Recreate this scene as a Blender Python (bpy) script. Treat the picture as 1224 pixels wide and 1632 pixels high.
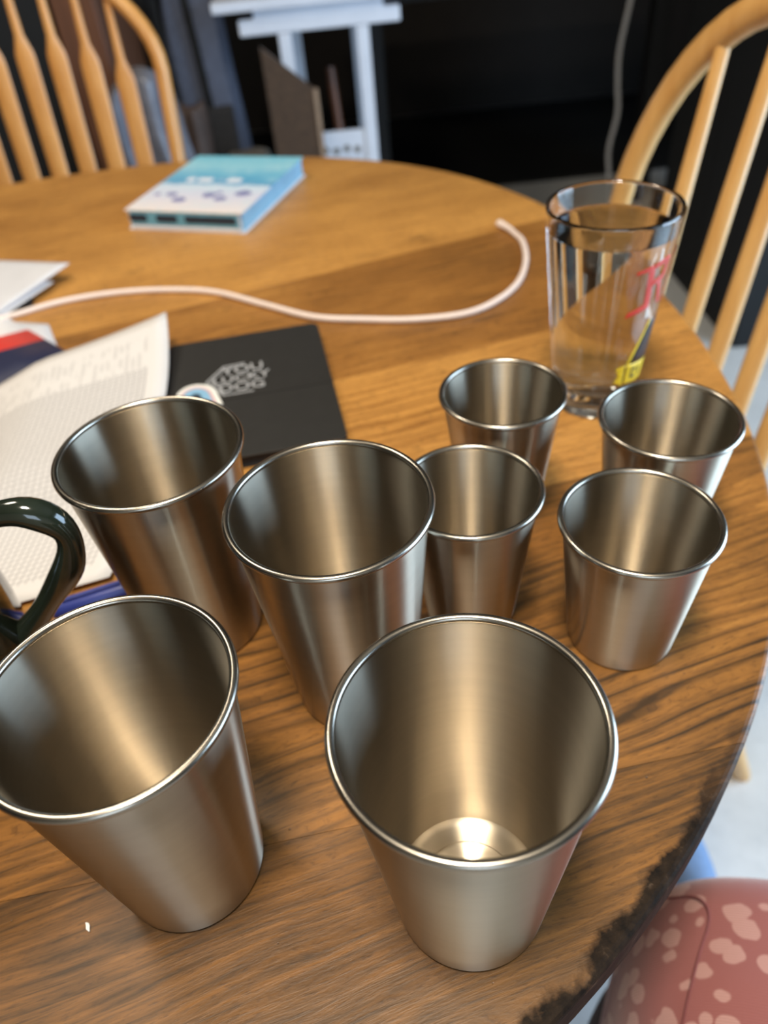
import bpy, bmesh, math, random
from mathutils import Vector, Matrix
random.seed(7)
for o in list(bpy.data.objects): bpy.data.objects.remove(o, do_unlink=True)
S = bpy.context.scene
COL = S.collection
PI = math.pi
TZ = 0.75                       # height of the table top above the floor

# ------------------------------------------------------------------ camera
cam = bpy.data.cameras.new('camera'); camo = bpy.data.objects.new('camera', cam); COL.objects.link(camo)
PITCH, ROLL = math.radians(41.558), math.radians(-5.994)
fw = Vector((0, math.cos(PITCH), -math.sin(PITCH))); up = Vector((0, math.sin(PITCH), math.cos(PITCH))); rt = Vector((1, 0, 0))
r2 = rt*math.cos(ROLL) + up*math.sin(ROLL); u2 = -rt*math.sin(ROLL) + up*math.cos(ROLL)
M = Matrix((r2, u2, -fw)).transposed().to_4x4(); M.translation = Vector((0, 0, TZ+0.33427)); camo.matrix_world = M
cam.sensor_fit = 'HORIZONTAL'; cam.sensor_width = 36.0; cam.lens = 1220.2/1224*36
cam.clip_start = 0.01; cam.clip_end = 50
cam.dof.use_dof = True; cam.dof.focus_distance = 0.29; cam.dof.aperture_fstop = 9.5
S.camera = camo

# ------------------------------------------------------------------ world, lights, exposure
w = bpy.data.worlds.new('World'); S.world = w; w.use_nodes = True
bg = w.node_tree.nodes['Background']; bg.inputs[0].default_value = (0.42, 0.58, 0.85, 1); bg.inputs[1].default_value = 1.0
S.view_settings.view_transform = 'Standard'; S.view_settings.look = 'None'; S.view_settings.gamma = 1.0
S.view_settings.exposure = 0.0; S.view_settings.use_curve_mapping = False

def area(name, loc, rot, sx, sy, power, col, shape='RECTANGLE'):
    l = bpy.data.lights.new(name, 'AREA'); l.shape = shape; l.size = sx
    if shape == 'RECTANGLE': l.size_y = sy
    l.energy = power; l.color = col
    o = bpy.data.objects.new(name, l); COL.objects.link(o); o.location = loc; o.rotation_euler = rot
    return o
# daylight entering by the glazed door on the right and the window behind the camera
WIN_Y0, WIN_Y1, WIN_Z0, WIN_Z1, WALL_X = -0.4, 1.1, 0.12, 2.0, 2.1
area('door_daylight', (WALL_X-0.02, (WIN_Y0+WIN_Y1)/2, (WIN_Z0+WIN_Z1)/2), (0, math.radians(90), 0), WIN_Z1-WIN_Z0, WIN_Y1-WIN_Y0, 80, (0.54, 0.76, 1.0))
area('window_daylight', (-0.05, -1.98, 1.75), (math.radians(90), 0, 0), 0.9, 0.9, 11, (0.70, 0.85, 1.0))
# warm ceiling lamp over the camera
area('ceiling_lamp_light', (-0.08, -0.06, 2.24), (0, 0, 0), 0.30, 0.30, 29, (1.0, 0.89, 0.72), 'DISK')
area('far_fill_lamp_light', (-0.75, 0.95, 2.24), (0, 0, 0), 0.40, 0.40, 12, (1.0, 0.89, 0.72), 'DISK')  # second lamp, added as fill to soften the table shadows

# ------------------------------------------------------------------ helpers
def link(o, parent=None):
    COL.objects.link(o)
    if parent is not None: o.parent = parent
    return o
def tag(o, label=None, cat=None, group=None, kind=None):
    if label: o['label'] = label
    if cat: o['category'] = cat
    if group: o['group'] = group
    if kind: o['kind'] = kind
    return o
def mesh(name, V, F, mat, parent=None, loc=(0, 0, 0), smooth=True, rot=(0, 0, 0), recalc=True):
    me = bpy.data.meshes.new(name); me.from_pydata([tuple(v) for v in V], [], F)
    if recalc:
        bm = bmesh.new(); bm.from_mesh(me); bmesh.ops.remove_doubles(bm, verts=bm.verts[:], dist=1e-7); bmesh.ops.recalc_face_normals(bm, faces=bm.faces); bm.to_mesh(me); bm.free()
    if smooth: me.polygons.foreach_set('use_smooth', [True]*len(me.polygons))
    if smooth: me.set_sharp_from_angle(angle=math.radians(38))
    me.materials.append(mat); me.update()
    o = bpy.data.objects.new(name, me); o.location = loc; o.rotation_euler = rot
    return link(o, parent)
def from_bm(name, bm, mat, parent=None, loc=(0, 0, 0), smooth=False, rot=(0, 0, 0)):
    me = bpy.data.meshes.new(name); bmesh.ops.recalc_face_normals(bm, faces=bm.faces); bm.to_mesh(me); bm.free()
    if smooth: me.polygons.foreach_set('use_smooth', [True]*len(me.polygons))
    me.materials.append(mat)
    o = bpy.data.objects.new(name, me); o.location = loc; o.rotation_euler = rot
    return link(o, parent)
def empty(name, loc=(0, 0, 0), rz=0):
    o = bpy.data.objects.new(name, None); o.empty_display_size = 0.05; o.location = loc; o.rotation_euler = (0, 0, rz)
    return link(o)
def lathe(prof, n=96, closed=False):
    V = []; F = []; m = len(prof)
    for r, z in prof:
        for i in range(n):
            a = 2*PI*i/n; V.append((r*math.cos(a), r*math.sin(a), z))
    for j in range(m if closed else m-1):
        k = (j+1) % m
        for i in range(n):
            i2 = (i+1) % n; F.append((j*n+i, j*n+i2, k*n+i2, k*n+i))
    if not closed:
        if prof[0][0] > 1e-6: F.append(tuple(range(n)))
        if prof[-1][0] > 1e-6: F.append(tuple((m-1)*n+i for i in range(n)))
    return V, F
def catmull(P, k=8, closed=False):
    P = [Vector(p) for p in P]; out = []; n = len(P)
    rng = n if closed else n-1
    for i in range(rng):
        if closed: a, b, c, d = P[(i-1) % n], P[i], P[(i+1) % n], P[(i+2) % n]
        else:
            b, c = P[i], P[i+1]; a = P[i-1] if i else b*2-c; d = P[i+2] if i+2 < n else c*2-b
        for j in range(k):
            t = j/k
            out.append(0.5*((2*b)+(c-a)*t+(2*a-5*b+4*c-d)*t*t+(3*b-a-3*c+d)*t**3))
    if not closed: out.append(P[-1])
    return out
def tube(pts, rad, n=12, ref=None, closed=False, cap=True):
    """sweep; rad is a number, list, or list of (ra, rb): ra along the side axis, rb along the other; ref = fixed side axis"""
    pts = [Vector(p) for p in pts]; V = []; F = []; m = len(pts); N = None
    for i, p in enumerate(pts):
        if closed: T = pts[(i+1) % m]-pts[i-1]
        else: T = pts[min(i+1, m-1)]-pts[max(i-1, 0)]
        T.normalize()
        if ref is not None: A = Vector(ref)-T*Vector(ref).dot(T); A.normalize()
        else:
            if N is None:
                N = Vector((0, 0, 1)) if abs(T.z) < 0.9 else Vector((1, 0, 0))
            A = N-T*N.dot(T); A.normalize(); N = A
        B = T.cross(A)
        r = rad[i] if isinstance(rad, (list, tuple)) else rad
        ra, rb = r if isinstance(r, (list, tuple)) else (r, r)
        for j in range(n):
            a = 2*PI*j/n; V.append(p+A*(ra*math.cos(a))+B*(rb*math.sin(a)))
    for i in range(m if closed else m-1):
        k = (i+1) % m
        for j in range(n):
            j2 = (j+1) % n; F.append((i*n+j, i*n+j2, k*n+j2, k*n+j))
    if cap and not closed:
        F.append(tuple(range(n))); F.append(tuple((m-1)*n+j for j in range(n)))
    return V, F
def bm_box(bm, c, s, rz=0, bevel=0.0, seg=2):
    r = bmesh.ops.create_cube(bm, size=1.0)
    vs = r['verts']
    bmesh.ops.scale(bm, vec=Vector(s), verts=vs)
    if bevel:
        es = list({e for v in vs for e in v.link_edges})
        rr = bmesh.ops.bevel(bm, geom=es, offset=bevel, segments=seg, affect='EDGES', profile=0.5)
        vs = list({v for f in rr['faces'] for v in f.verts} | {v for v in vs if v.is_valid})
    if rz: bmesh.ops.rotate(bm, cent=(0, 0, 0), matrix=Matrix.Rotation(rz, 3, 'Z'), verts=vs)
    bmesh.ops.translate(bm, vec=Vector(c), verts=vs)
def box(name, c, s, mat, parent=None, rz=0, bevel=0.0, loc=(0, 0, 0), seg=2):
    bm = bmesh.new(); bm_box(bm, c, s, rz, bevel, seg)
    return from_bm(name, bm, mat, parent, loc)
def slab(name, outline, z0, z1, mat, parent=None, loc=(0, 0, 0), bevel=0.0, rz=0, seg=2, smooth=False):
    """prism from a 2-D outline, its edges rounded"""
    bm = bmesh.new(); vs = [bm.verts.new((x, y, z0)) for x, y in outline]
    f = bm.faces.new(vs); r = bmesh.ops.extrude_face_region(bm, geom=[f])
    bmesh.ops.translate(bm, vec=(0, 0, z1-z0), verts=[v for v in r['geom'] if isinstance(v, bmesh.types.BMVert)])
    if bevel:
        es = [e for e in bm.edges if abs(e.verts[0].co.z-e.verts[1].co.z) < 1e-7]
        bmesh.ops.bevel(bm, geom=es, offset=bevel, segments=seg, affect='EDGES', profile=0.5)
    return from_bm(name, bm, mat, parent, loc, smooth, (0, 0, rz))
def rrect(x0, y0, x1, y1, r, k=5):
    out = []
    for cx, cy, a0 in ((x1-r, y1-r, 0), (x0+r, y1-r, 90), (x0+r, y0+r, 180), (x1-r, y0+r, 270)):
        for i in range(k+1):
            a = math.radians(a0+90*i/k); out.append((cx+r*math.cos(a), cy+r*math.sin(a)))
    return out

# ------------------------------------------------------------------ materials
def s2l(c):
    return tuple(((v/255)/12.92 if v/255 <= 0.04045 else ((v/255+0.055)/1.055)**2.4) for v in c)+(1,)
class NT:
    def __init__(s, name):
        s.m = bpy.data.materials.new(name); s.m.use_nodes = True; s.t = s.m.node_tree; s.b = s.t.nodes['Principled BSDF']
    def n(s, typ, **kw):
        nd = s.t.nodes.new(typ)
        for k, v in kw.items():
            if k.startswith('i_'):
                key = k[2:]; key = int(key) if key.isdigit() else key.replace('_', ' ')
                nd.inputs[key].default_value = v
            else: setattr(nd, k, v)
        return nd
    def l(s, a, b): s.t.links.new(a, b)
    def obj(s): return s.n('ShaderNodeTexCoord').outputs['Object']
    def map(s, vec, rot=(0, 0, 0), scale=(1, 1, 1), loc=(0, 0, 0)):
        m = s.n('ShaderNodeMapping'); m.inputs['Rotation'].default_value = rot; m.inputs['Scale'].default_value = scale; m.inputs['Location'].default_value = loc
        s.l(vec, m.inputs[0]); return m.outputs[0]
    def noise(s, vec, scale, detail=4, rough=0.55, dist=0.0):
        nd = s.n('ShaderNodeTexNoise'); nd.inputs['Scale'].default_value = scale; nd.inputs['Detail'].default_value = detail
        nd.inputs['Roughness'].default_value = rough; nd.inputs['Distortion'].default_value = dist
        s.l(vec, nd.inputs['Vector']); return nd.outputs['Fac']
    def ramp(s, f, stops, interp='LINEAR'):
        r = s.n('ShaderNodeValToRGB'); r.color_ramp.interpolation = interp; e = r.color_ramp.elements
        while len(e) < len(stops): e.new(0.5)
        for i, (p, c) in enumerate(stops): e[i].position = p; e[i].color = c if len(c) == 4 else tuple(c)+(1,)
        s.l(f, r.inputs[0]); return r.outputs[0]
    def math(s, op, a, b=None, clamp=False):
        nd = s.n('ShaderNodeMath', operation=op); nd.use_clamp = clamp
        for i, v in enumerate((a, b)):
            if v is None: continue
            if isinstance(v, (int, float)): nd.inputs[i].default_value = v
            else: s.l(v, nd.inputs[i])
        return nd.outputs[0]
    def mix(s, f, a, b, mode='MIX'):
        nd = s.n('ShaderNodeMix', data_type='RGBA', blend_type=mode)
        for sock, v in ((nd.inputs[0], f), (nd.inputs[6], a), (nd.inputs[7], b)):
            if isinstance(v, (int, float)): sock.default_value = v
            elif isinstance(v, tuple): sock.default_value = v if len(v) == 4 else v+(1,)
            else: s.l(v, sock)
        return nd.outputs[2]
    def bump(s, h, strength=0.3, dist=0.001, prev=None):
        b = s.n('ShaderNodeBump'); b.inputs['Strength'].default_value = strength; b.inputs['Distance'].default_value = dist
        s.l(h, b.inputs['Height'])
        if prev is not None: s.l(prev, b.inputs['Normal'])
        s.l(b.outputs[0], s.b.inputs['Normal']); return b.outputs[0]
    def col(s, c):
        if isinstance(c, tuple): s.b.inputs['Base Color'].default_value = c
        else: s.l(c, s.b.inputs['Base Color'])
    def set(s, **kw):
        for k, v in kw.items():
            sock = s.b.inputs[k.replace('_', ' ')]
            if hasattr(v, 'is_output'): s.l(v, sock)
            else: sock.default_value = v
        return s
def plain(name, rgb, rough=0.6, var=0.12, scale=40, metallic=0.0, bump=0.0, **kw):
    t = NT(name); c = s2l(rgb); o = t.obj(); f = t.noise(o, scale, 5)
    a = tuple(min(1, v*(1-var)) for v in c[:3])+(1,); b = tuple(min(1, v*(1+var)) for v in c[:3])+(1,)
    t.col(t.ramp(f, [(0.3, a), (0.7, b)])); t.set(Roughness=rough, Metallic=metallic, **kw)
    if bump: t.bump(f, bump, 0.001)
    return t.m

# --- table wood
TCX, TCY, TR = -0.3215, 0.5806, 0.6132
GA = math.radians(15)
RIM = [(-0.0030, 0.0045, 2), (-0.0120, -0.0040, 4)]
def wood_table():
    t = NT('table_wood'); o = t.obj()
    ax = t.map(o, rot=(0, 0, -GA))
    warp = t.n('ShaderNodeTexNoise'); warp.inputs['Scale'].default_value = 1.0; warp.inputs['Detail'].default_value = 2
    t.l(t.map(ax, scale=(5.0, 9, 1)), warp.inputs['Vector'])
    wv = t.n('ShaderNodeVectorMath', operation='MULTIPLY_ADD')
    t.l(warp.outputs['Color'], wv.inputs[0]); wv.inputs[1].default_value = (0.0, 0.026, 0); t.l(ax, wv.inputs[2])
    wv2 = t.n('ShaderNodeVectorMath', operation='MULTIPLY_ADD'); w2 = t.n('ShaderNodeTexNoise'); w2.inputs['Scale'].default_value = 1.0; w2.inputs['Detail'].default_value = 3
    t.l(t.map(ax, scale=(2.5, 48, 1)), w2.inputs['Vector']); t.l(w2.outputs['Color'], wv2.inputs[0]); wv2.inputs[1].default_value = (0.0, 0.022, 0); t.l(wv.outputs[0], wv2.inputs[2]); a2 = wv2.outputs[0]
    # growth lines
    wav = t.n('ShaderNodeTexWave', wave_type='BANDS', bands_direction='Y', wave_profile='SAW')
    wav.inputs['Scale'].default_value = 30; wav.inputs['Distortion'].default_value = 3.4; wav.inputs['Detail'].default_value = 3; wav.inputs['Detail Scale'].default_value = 1.3
    t.l(t.map(a2, scale=(0.10, 1, 1)), wav.inputs['Vector'])
    rings = t.ramp(wav.outputs['Fac'], [(0, (0.0,)*3), (0.12, (0.45,)*3), (0.40, (0.80,)*3), (0.80, (0.75,)*3), (1, (0.05,)*3)])
    amp = t.ramp(t.noise(t.map(ax, scale=(2.2, 6, 1)), 1.0, 2), [(0.40, (0.10,)*3), (0.62, (1,)*3)])
    amp = t.math('MULTIPLY', amp, t.n('ShaderNodeAttribute', attribute_type='OBJECT', attribute_name='figure').outputs['Fac'])
    streak = t.noise(t.map(a2, scale=(16, 300, 9)), 1.0, 6, 0.65)
    fine = t.noise(t.map(a2, scale=(130, 900, 60)), 1.0, 4, 0.65)
    blotch = t.noise(t.map(ax, scale=(5, 11, 1)), 1.0, 5, 0.6)
    tint = t.n('ShaderNodeAttribute', attribute_type='OBJECT', attribute_name='tint').outputs['Fac']
    light = s2l((206, 150, 78)); mid = s2l((146, 98, 46)); dark = s2l((62, 43, 22))
    v = t.math('ADD', t.math('MULTIPLY', t.math('SUBTRACT', rings, 0.65), t.math('MULTIPLY', amp, 0.46)), t.math('MULTIPLY', streak, 0.66))
    v = t.math('ADD', v, t.math('MULTIPLY', blotch, 0.60))
    v = t.math('ADD', v, t.math('SUBTRACT', tint, 0.5))
    c = t.ramp(v, [(0.30, dark), (0.62, mid), (1.0, light)])
    c = t.mix(t.ramp(fine, [(0.52, (0,)*3), (0.72, (0.70,)*3)]), c, s2l((58, 38, 22)), 'MIX')
    # old stains and pits
    st = t.ramp(t.noise(t.map(ax, scale=(9, 22, 1), loc=(3.1, 1.7, 0)), 1.0, 6, 0.7), [(0.60, (0,)*3), (0.72, (0.55,)*3)])
    c = t.mix(st, c, s2l((62, 42, 28)))
    vor = t.n('ShaderNodeTexVoronoi', feature='F1'); vor.inputs['Scale'].default_value = 70; t.l(t.map(ax, scale=(0.8, 1, 0.01)), vor.inputs['Vector'])
    pit = t.ramp(t.math('ADD', vor.outputs['Distance'], t.math('MULTIPLY', t.noise(ax, 30, 2), 0.25)), [(0.135, (0.85,)*3), (0.165, (0,)*3)])
    c = t.mix(pit, c, s2l((40, 27, 18)))
    # finish worn through along the rim of the top
    sub = t.n('ShaderNodeVectorMath', operation='SUBTRACT'); t.l(o, sub.inputs[0]); sub.inputs[1].default_value = (TCX, TCY, 0)
    sep = t.n('ShaderNodeSeparateXYZ'); t.l(sub.outputs[0], sep.inputs[0])
    rr = t.math('SQRT', t.math('ADD', t.math('MULTIPLY', sep.outputs[0], sep.outputs[0]), t.math('MULTIPLY', sep.outputs[1], sep.outputs[1])))
    wn = t.noise(o, 42, 5, 0.55)
    front = t.math('MULTIPLY', t.math('SUBTRACT', t.math('MULTIPLY', sep.outputs[1], -1), 0.365), 16.0, True)
    th_ = t.math('ARCTAN2', sep.outputs[1], sep.outputs[0]); Rt = TR
    for c_, s_, k_ in RIM:
        ka = t.math('MULTIPLY', th_, float(k_))
        Rt = t.math('ADD', Rt, t.math('ADD', t.math('MULTIPLY', t.math('COSINE', ka), c_), t.math('MULTIPLY', t.math('SINE', ka), s_)))
    dist = t.math('SUBTRACT', Rt, rr)
    e = t.math('SUBTRACT', t.math('SUBTRACT', t.math('MULTIPLY', wn, 2.3), 0.42), t.math('MULTIPLY', dist, 72))
    em = t.math('MULTIPLY', t.ramp(e, [(0.10, (0,)*3), (0.42, (1,)*3)]), front)
    wear = t.ramp(t.noise(o, 130, 5, 0.7), [(0.35, s2l((18, 13, 9))), (0.60, s2l((42, 31, 21))), (0.76, s2l((86, 70, 56)))])
    c = t.mix(em, c, wear)
    t.col(c)
    rgh = t.ramp(t.math('ADD', t.math('MULTIPLY', streak, 0.6), t.math('MULTIPLY', blotch, 0.4)), [(0.3, (0.48,)*3), (0.7, (0.36,)*3)])
    t.set(Roughness=t.math('ADD', rgh, t.math('MULTIPLY', em, 0.2)), Specular_IOR_Level=t.math('SUBTRACT', 0.40, t.math('MULTIPLY', em, 0.30)))
    h = t.math('ADD', t.math('MULTIPLY', rings, t.math('MULTIPLY', amp, 0.5)), t.math('MULTIPLY', fine, 0.5))
    h = t.math('SUBTRACT', h, t.math('MULTIPLY', pit, 0.8))
    h = t.math('ADD', h, t.math('MULTIPLY', em, t.math('MULTIPLY', t.noise(o, 160, 4), 0.8)))
    t.bump(h, 0.35, 0.0008)
    return t.m
M_TABLE = wood_table()

def wood_simple(name, c1, c2, sc=(6, 6, 1.2), rough=0.38):
    t = NT(name); o = t.obj(); f = t.noise(t.map(o, scale=(sc[0]*12, sc[1]*12, sc[2]*3)), 1.0, 6, 0.6, 0.6)
    t.col(t.ramp(f, [(0.25, s2l(c2)), (0.75, s2l(c1))])); t.set(Roughness=rough, Coat_Weight=0.25, Coat_Roughness=0.2)
    t.bump(f, 0.05, 0.001); return t.m
M_OAK = wood_simple('honey_oak', (216, 158, 90), (188, 126, 60))
M_OAK2 = wood_simple('golden_beech', (226, 178, 110), (206, 152, 84))
M_DARKWOOD = wood_simple('dark_wood', (84, 50, 30), (52, 30, 18))

# --- brushed steel
def steel(name, rough, aniso, base, brush=True):
    t = NT(name); o = t.obj()
    n1 = t.noise(t.map(o, scale=(22, 22, 2600)), 1.0, 4, 0.6)
    n2 = t.noise(t.map(o, scale=(10, 10, 300)), 1.0, 3, 0.5)
    a = s2l(base); b = tuple(v*0.95 for v in a[:3])+(1,)
    t.col(t.ramp(n2, [(0.3, b), (0.7, a)]))
    t.set(Metallic=1.0, Roughness=rough if not brush else t.ramp(n1, [(0.3, (rough*0.94,)*3), (0.75, (rough*1.06,)*3)]))
    if aniso:
        tg = t.n('ShaderNodeTangent', direction_type='RADIAL', axis='Z')
        t.l(tg.outputs[0], t.b.inputs['Tangent']); t.set(Anisotropic=aniso, Anisotropic_Rotation=0.25)
    if brush: t.bump(n1, 0.03, 0.0002)
    return t.m
M_STEEL = steel('brushed_steel', 0.31, 1.0, (192, 181, 163))
M_RIM = steel('polished_steel', 0.25, 0.0, (176, 168, 156), brush=False)

# --- everything else
M_FLOOR = None
def floor_mat():
    t = NT('floor_vinyl'); o = t.obj(); f = t.noise(o, 5, 6, 0.6); g = t.noise(o, 45, 4)
    c = t.ramp(f, [(0.3, s2l((196, 196, 194))), (0.7, s2l((224, 224, 222)))])
    c = t.mix(t.ramp(g, [(0.5, (0,)*3), (0.75, (0.3,)*3)]), c, s2l((176, 176, 176)))
    t.col(c); t.set(Roughness=0.45); t.bump(g, 0.05, 0.001); return t.m
M_FLOOR = floor_mat()
M_WALL = plain('wall_shade_paint', (46, 40, 36), 0.85, 0.1, 8)  # near-black colour puts the unlit room's darkness into the walls
M_WALLLT = plain('wall_paint_cream', (196, 184, 164), 0.85, 0.05, 8)
M_CEIL = plain('ceiling_boards', (112, 100, 86), 0.9, 0.04, 8)
M_TRIM = plain('painted_trim', (222, 222, 220), 0.5, 0.03, 12)
M_WHITE = plain('white_laminate', (214, 218, 228), 0.42, 0.04, 20)
M_BLACK = plain('black_plastic', (20, 20, 21), 0.55, 0.15, 60)
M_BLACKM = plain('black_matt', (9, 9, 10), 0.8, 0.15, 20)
M_CABLE = plain('cable_rubber', (236, 218, 208), 0.5, 0.03, 80)
M_CORD = plain('cord_grey', (150, 146, 142), 0.6, 0.05, 80)
M_PAPER = plain('paper_white', (204, 203, 207), 0.8, 0.04, 30)
M_BOARD = wood_simple('brown_board', (86, 66, 50), (60, 46, 35), rough=0.7)
M_BOARDEDGE = plain('board_edge', (150, 126, 104), 0.7, 0.08, 40)
M_CARDB = wood_simple('brown_cabinet_wood', (112, 70, 46), (84, 50, 32), rough=0.5)
M_BLUEGREY = plain('blue_grey_fabric', (92, 98, 116), 0.85, 0.12, 60, bump=0.2)
M_DGREY = plain('charcoal_fabric', (48, 46, 46), 0.85, 0.2, 70, bump=0.3)
M_BROWNF = plain('brown_leather', (72, 56, 48), 0.7, 0.2, 30, bump=0.2)
M_TAUPE = plain('taupe_canvas', (104, 98, 90), 0.8, 0.12, 60)
M_PLASTIC = plain('crinkled_plastic', (112, 112, 120), 0.25, 0.15, 30, Alpha=1.0)
M_SHOEB = plain('blue_canvas', (112, 138, 174), 0.75, 0.1, 120, bump=0.15)
M_SHOEK = plain('black_rubber', (22, 24, 26), 0.6, 0.1, 80)
M_TIGHTS = plain('dark_brown_tights', (66, 44, 38), 0.75, 0.12, 200)
M_MUG = plain('dark_green_glaze', (30, 36, 28), 0.12, 0.35, 45, Coat_Weight=0.6, Coat_Roughness=0.05)
M_MUGB = plain('brown_glaze', (92, 54, 34), 0.2, 0.3, 30, Coat_Weight=0.5)
M_PEN = plain('blue_pen_plastic', (44, 56, 130), 0.35, 0.08, 60)
M_LOGO = plain('pale_grey_print', (158, 160, 164), 0.7, 0.15, 300)
M_NOTE = plain('black_notebook_cover', (31, 30, 29), 0.6, 0.12, 90, bump=0.08)
M_PAGES = plain('shaded_page_edges', (34, 32, 32), 0.85, 0.06, 400)  # page block coloured black to stand for the shade at its edge
M_STW = plain('sticker_white', (232, 232, 228), 0.5, 0.02, 100)
M_STP = plain('sticker_pink', (206, 170, 172), 0.5, 0.03, 100)
M_STB = plain('sticker_blue', (130, 176, 208), 0.5, 0.05, 100)
M_STN = plain('sticker_navy', (32, 48, 66), 0.5, 0.05, 100)
M_RED = plain('print_red', (206, 62, 48), 0.45, 0.05, 100)
M_YEL = plain('print_yellow', (226, 196, 40), 0.45, 0.05, 100)
M_INK = plain('print_black', (36, 32, 34), 0.45, 0.05, 100)
M_OFFW = plain('print_white', (222, 214, 204), 0.45, 0.03, 100)
def glass_mat(name, ior, col=(1, 1, 1, 1)):
    t = NT(name); t.col(col); t.set(Roughness=0.0, IOR=ior, Transmission_Weight=1.0); return t.m
M_GLASS = glass_mat('clear_glass', 1.5, (0.97, 0.985, 0.98, 1))
M_WATER = glass_mat('water', 1.33)
M_PANE = glass_mat('window_pane', 1.05)

# ------------------------------------------------------------------ the room
X0, X1, Y0, Y1, ZC = -2.6, WALL_X, -2.0, 4.2, 2.45
def struct(name, c, s, mat): return tag(box(name, c, s, mat), kind='structure')
struct('floor', ((X0+X1)/2, (Y0+Y1)/2, -0.03), (X1-X0+0.4, Y1-Y0+0.4, 0.06), M_FLOOR)
struct('ceiling', ((X0+X1)/2, (Y0+Y1)/2, ZC+0.03), (X1-X0+0.4, Y1-Y0+0.4, 0.06), M_CEIL)
struct('wall_back', ((X0+X1)/2, Y1+0.06, ZC/2), (X1-X0+0.3, 0.12, ZC), M_WALL)
struct('wall_left', (X0-0.06, (Y0+Y1)/2, ZC/2), (0.12, Y1-Y0+0.24, ZC), M_WALL)
def wall_with_hole(name, axis, pos, a0, a1, h0, h1, z0, z1, mat):
    bm = bmesh.new()
    for (p, q, zz0, zz1) in ((a0, h0, 0, ZC), (h1, a1, 0, ZC), (h0, h1, 0, z0), (h0, h1, z1, ZC)):
        c = ((p+q)/2, (zz0+zz1)/2); s = (q-p, zz1-zz0)
        if axis == 'x': bm_box(bm, (pos, c[0], c[1]), (0.12, s[0], s[1]))
        else: bm_box(bm, (c[0], pos, c[1]), (s[0], 0.12, s[1]))
    return tag(from_bm(name, bm, mat), kind='structure')
wall_with_hole('wall_right', 'x', X1+0.06, Y0, Y1, WIN_Y0, WIN_Y1, WIN_Z0, WIN_Z1, M_WALL)
wall_with_hole('wall_front', 'y', Y0-0.06, X0, X1, -0.5, 0.4, 1.3, 2.2, M_WALLLT)
def window(name, axis, pos, a0, a1, z0, z1):
    r = tag(empty(name, (pos, (a0+a1)/2, z0) if axis == 'x' else ((a0+a1)/2, pos, z0)), kind='structure')
    wv, hv = a1-a0, z1-z0
    def put(nm, ca, cz, sa, sz, d, mat):
        box(nm, (0, ca, cz) if axis == 'x' else (ca, 0, cz), (d, sa, sz) if axis == 'x' else (sa, d, sz), mat, r)
    for sg in (-1, 1): put('window_frame', sg*(wv/2-0.03), hv/2, 0.06, hv, 0.07, M_TRIM)
    for zz in (0.03, hv-0.03): put('window_frame', 0, zz, wv-0.12, 0.06, 0.07, M_TRIM)
    put('mullion', 0, hv/2, 0.05, hv-0.12, 0.05, M_TRIM)
    for sg in (-1, 1): put('pane', sg*(wv/4-0.0175), hv/2, wv/2-0.095, hv-0.13, 0.006, M_PANE)
window('window_1', 'x', X1+0.07, WIN_Y0, WIN_Y1, WIN_Z0, WIN_Z1)
window('window_2', 'y', Y0-0.07, -0.5, 0.4, 1.3, 2.2)
# ceiling lamp whose light was set up above, and the added fill lamp
for lx, ly, lr, lab in ((-0.08, -0.06, 0.155, 'round ceiling lamp with a white metal ring above the near table rim'), (-0.75, 0.95, 0.205, 'larger round lamp added for fill light above the far left of the table')):
    cl = tag(empty('ceiling_lamp', (lx, ly, 2.25)), lab, 'lamp')
    V, F = lathe([(lr, 0.0), (lr+0.035, 0.0), (lr+0.045, 0.02), (lr+0.035, 0.06), (lr, 0.06)], 64, closed=True); mesh('lamp_ring', V, F, M_TRIM, cl)
    V, F = lathe([(0.0, 0.061), (lr+0.035, 0.061), (lr, 0.12), (0.06, 0.14), (0.06, 0.2), (0.0, 0.2)], 48); mesh('ceiling_mount', V, F, M_TRIM, cl)

# ------------------------------------------------------------------ the table
def rim_radius(a):
    # slightly out of round, as old solid wood tops are
    R = TR
    for c, s, k in RIM: R += c*math.cos(k*a)+s*math.sin(k*a)
    return R
RIM = [(-0.0030, 0.0045, 2), (-0.0120, -0.0040, 4)]
outline = [(TCX+rim_radius(a)*math.cos(a), TCY+rim_radius(a)*math.sin(a)) for a in (2*PI*i/240 for i in range(240))]
def clip(poly, n, d):
    out = []
    for i in range(len(poly)):
        a, b = poly[i], poly[(i+1) % len(poly)]
        da, db = a[0]*n[0]+a[1]*n[1]-d, b[0]*n[0]+b[1]*n[1]-d
        if da >= 0: out.append(a)
        if (da >= 0) != (db >= 0):
            t = da/(da-db); out.append((a[0]+(b[0]-a[0])*t, a[1]+(b[1]-a[1])*t))
    return out
table = tag(empty('round_table', (0, 0, TZ)), 'round brown wooden table with worn rim carrying the steel cups', 'table')
CUTS = [((0.0, -0.30), 4.0), ((0.0, 0.1695), 6.4), ((0.05, 0.375), 11.0), ((0.082, 0.572), 13.5), ((0.088, 0.795), 18.0), ((0.0, 0.955), 18.0), ((-0.1, 1.10), 18.0), ((0.0, 1.8), 18.0)]
def halfplane(cut):
    (x, y), a = cut; a = math.radians(a); n = (-math.sin(a), math.cos(a)); return n, x*n[0]+y*n[1]
tints = [0.31, 0.41, 0.66, 0.50, 0.74, 0.68, 0.64]
figs = [0.30, 1.0, 0.8, 0.45, 0.35, 0.35, 0.35]
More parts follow.
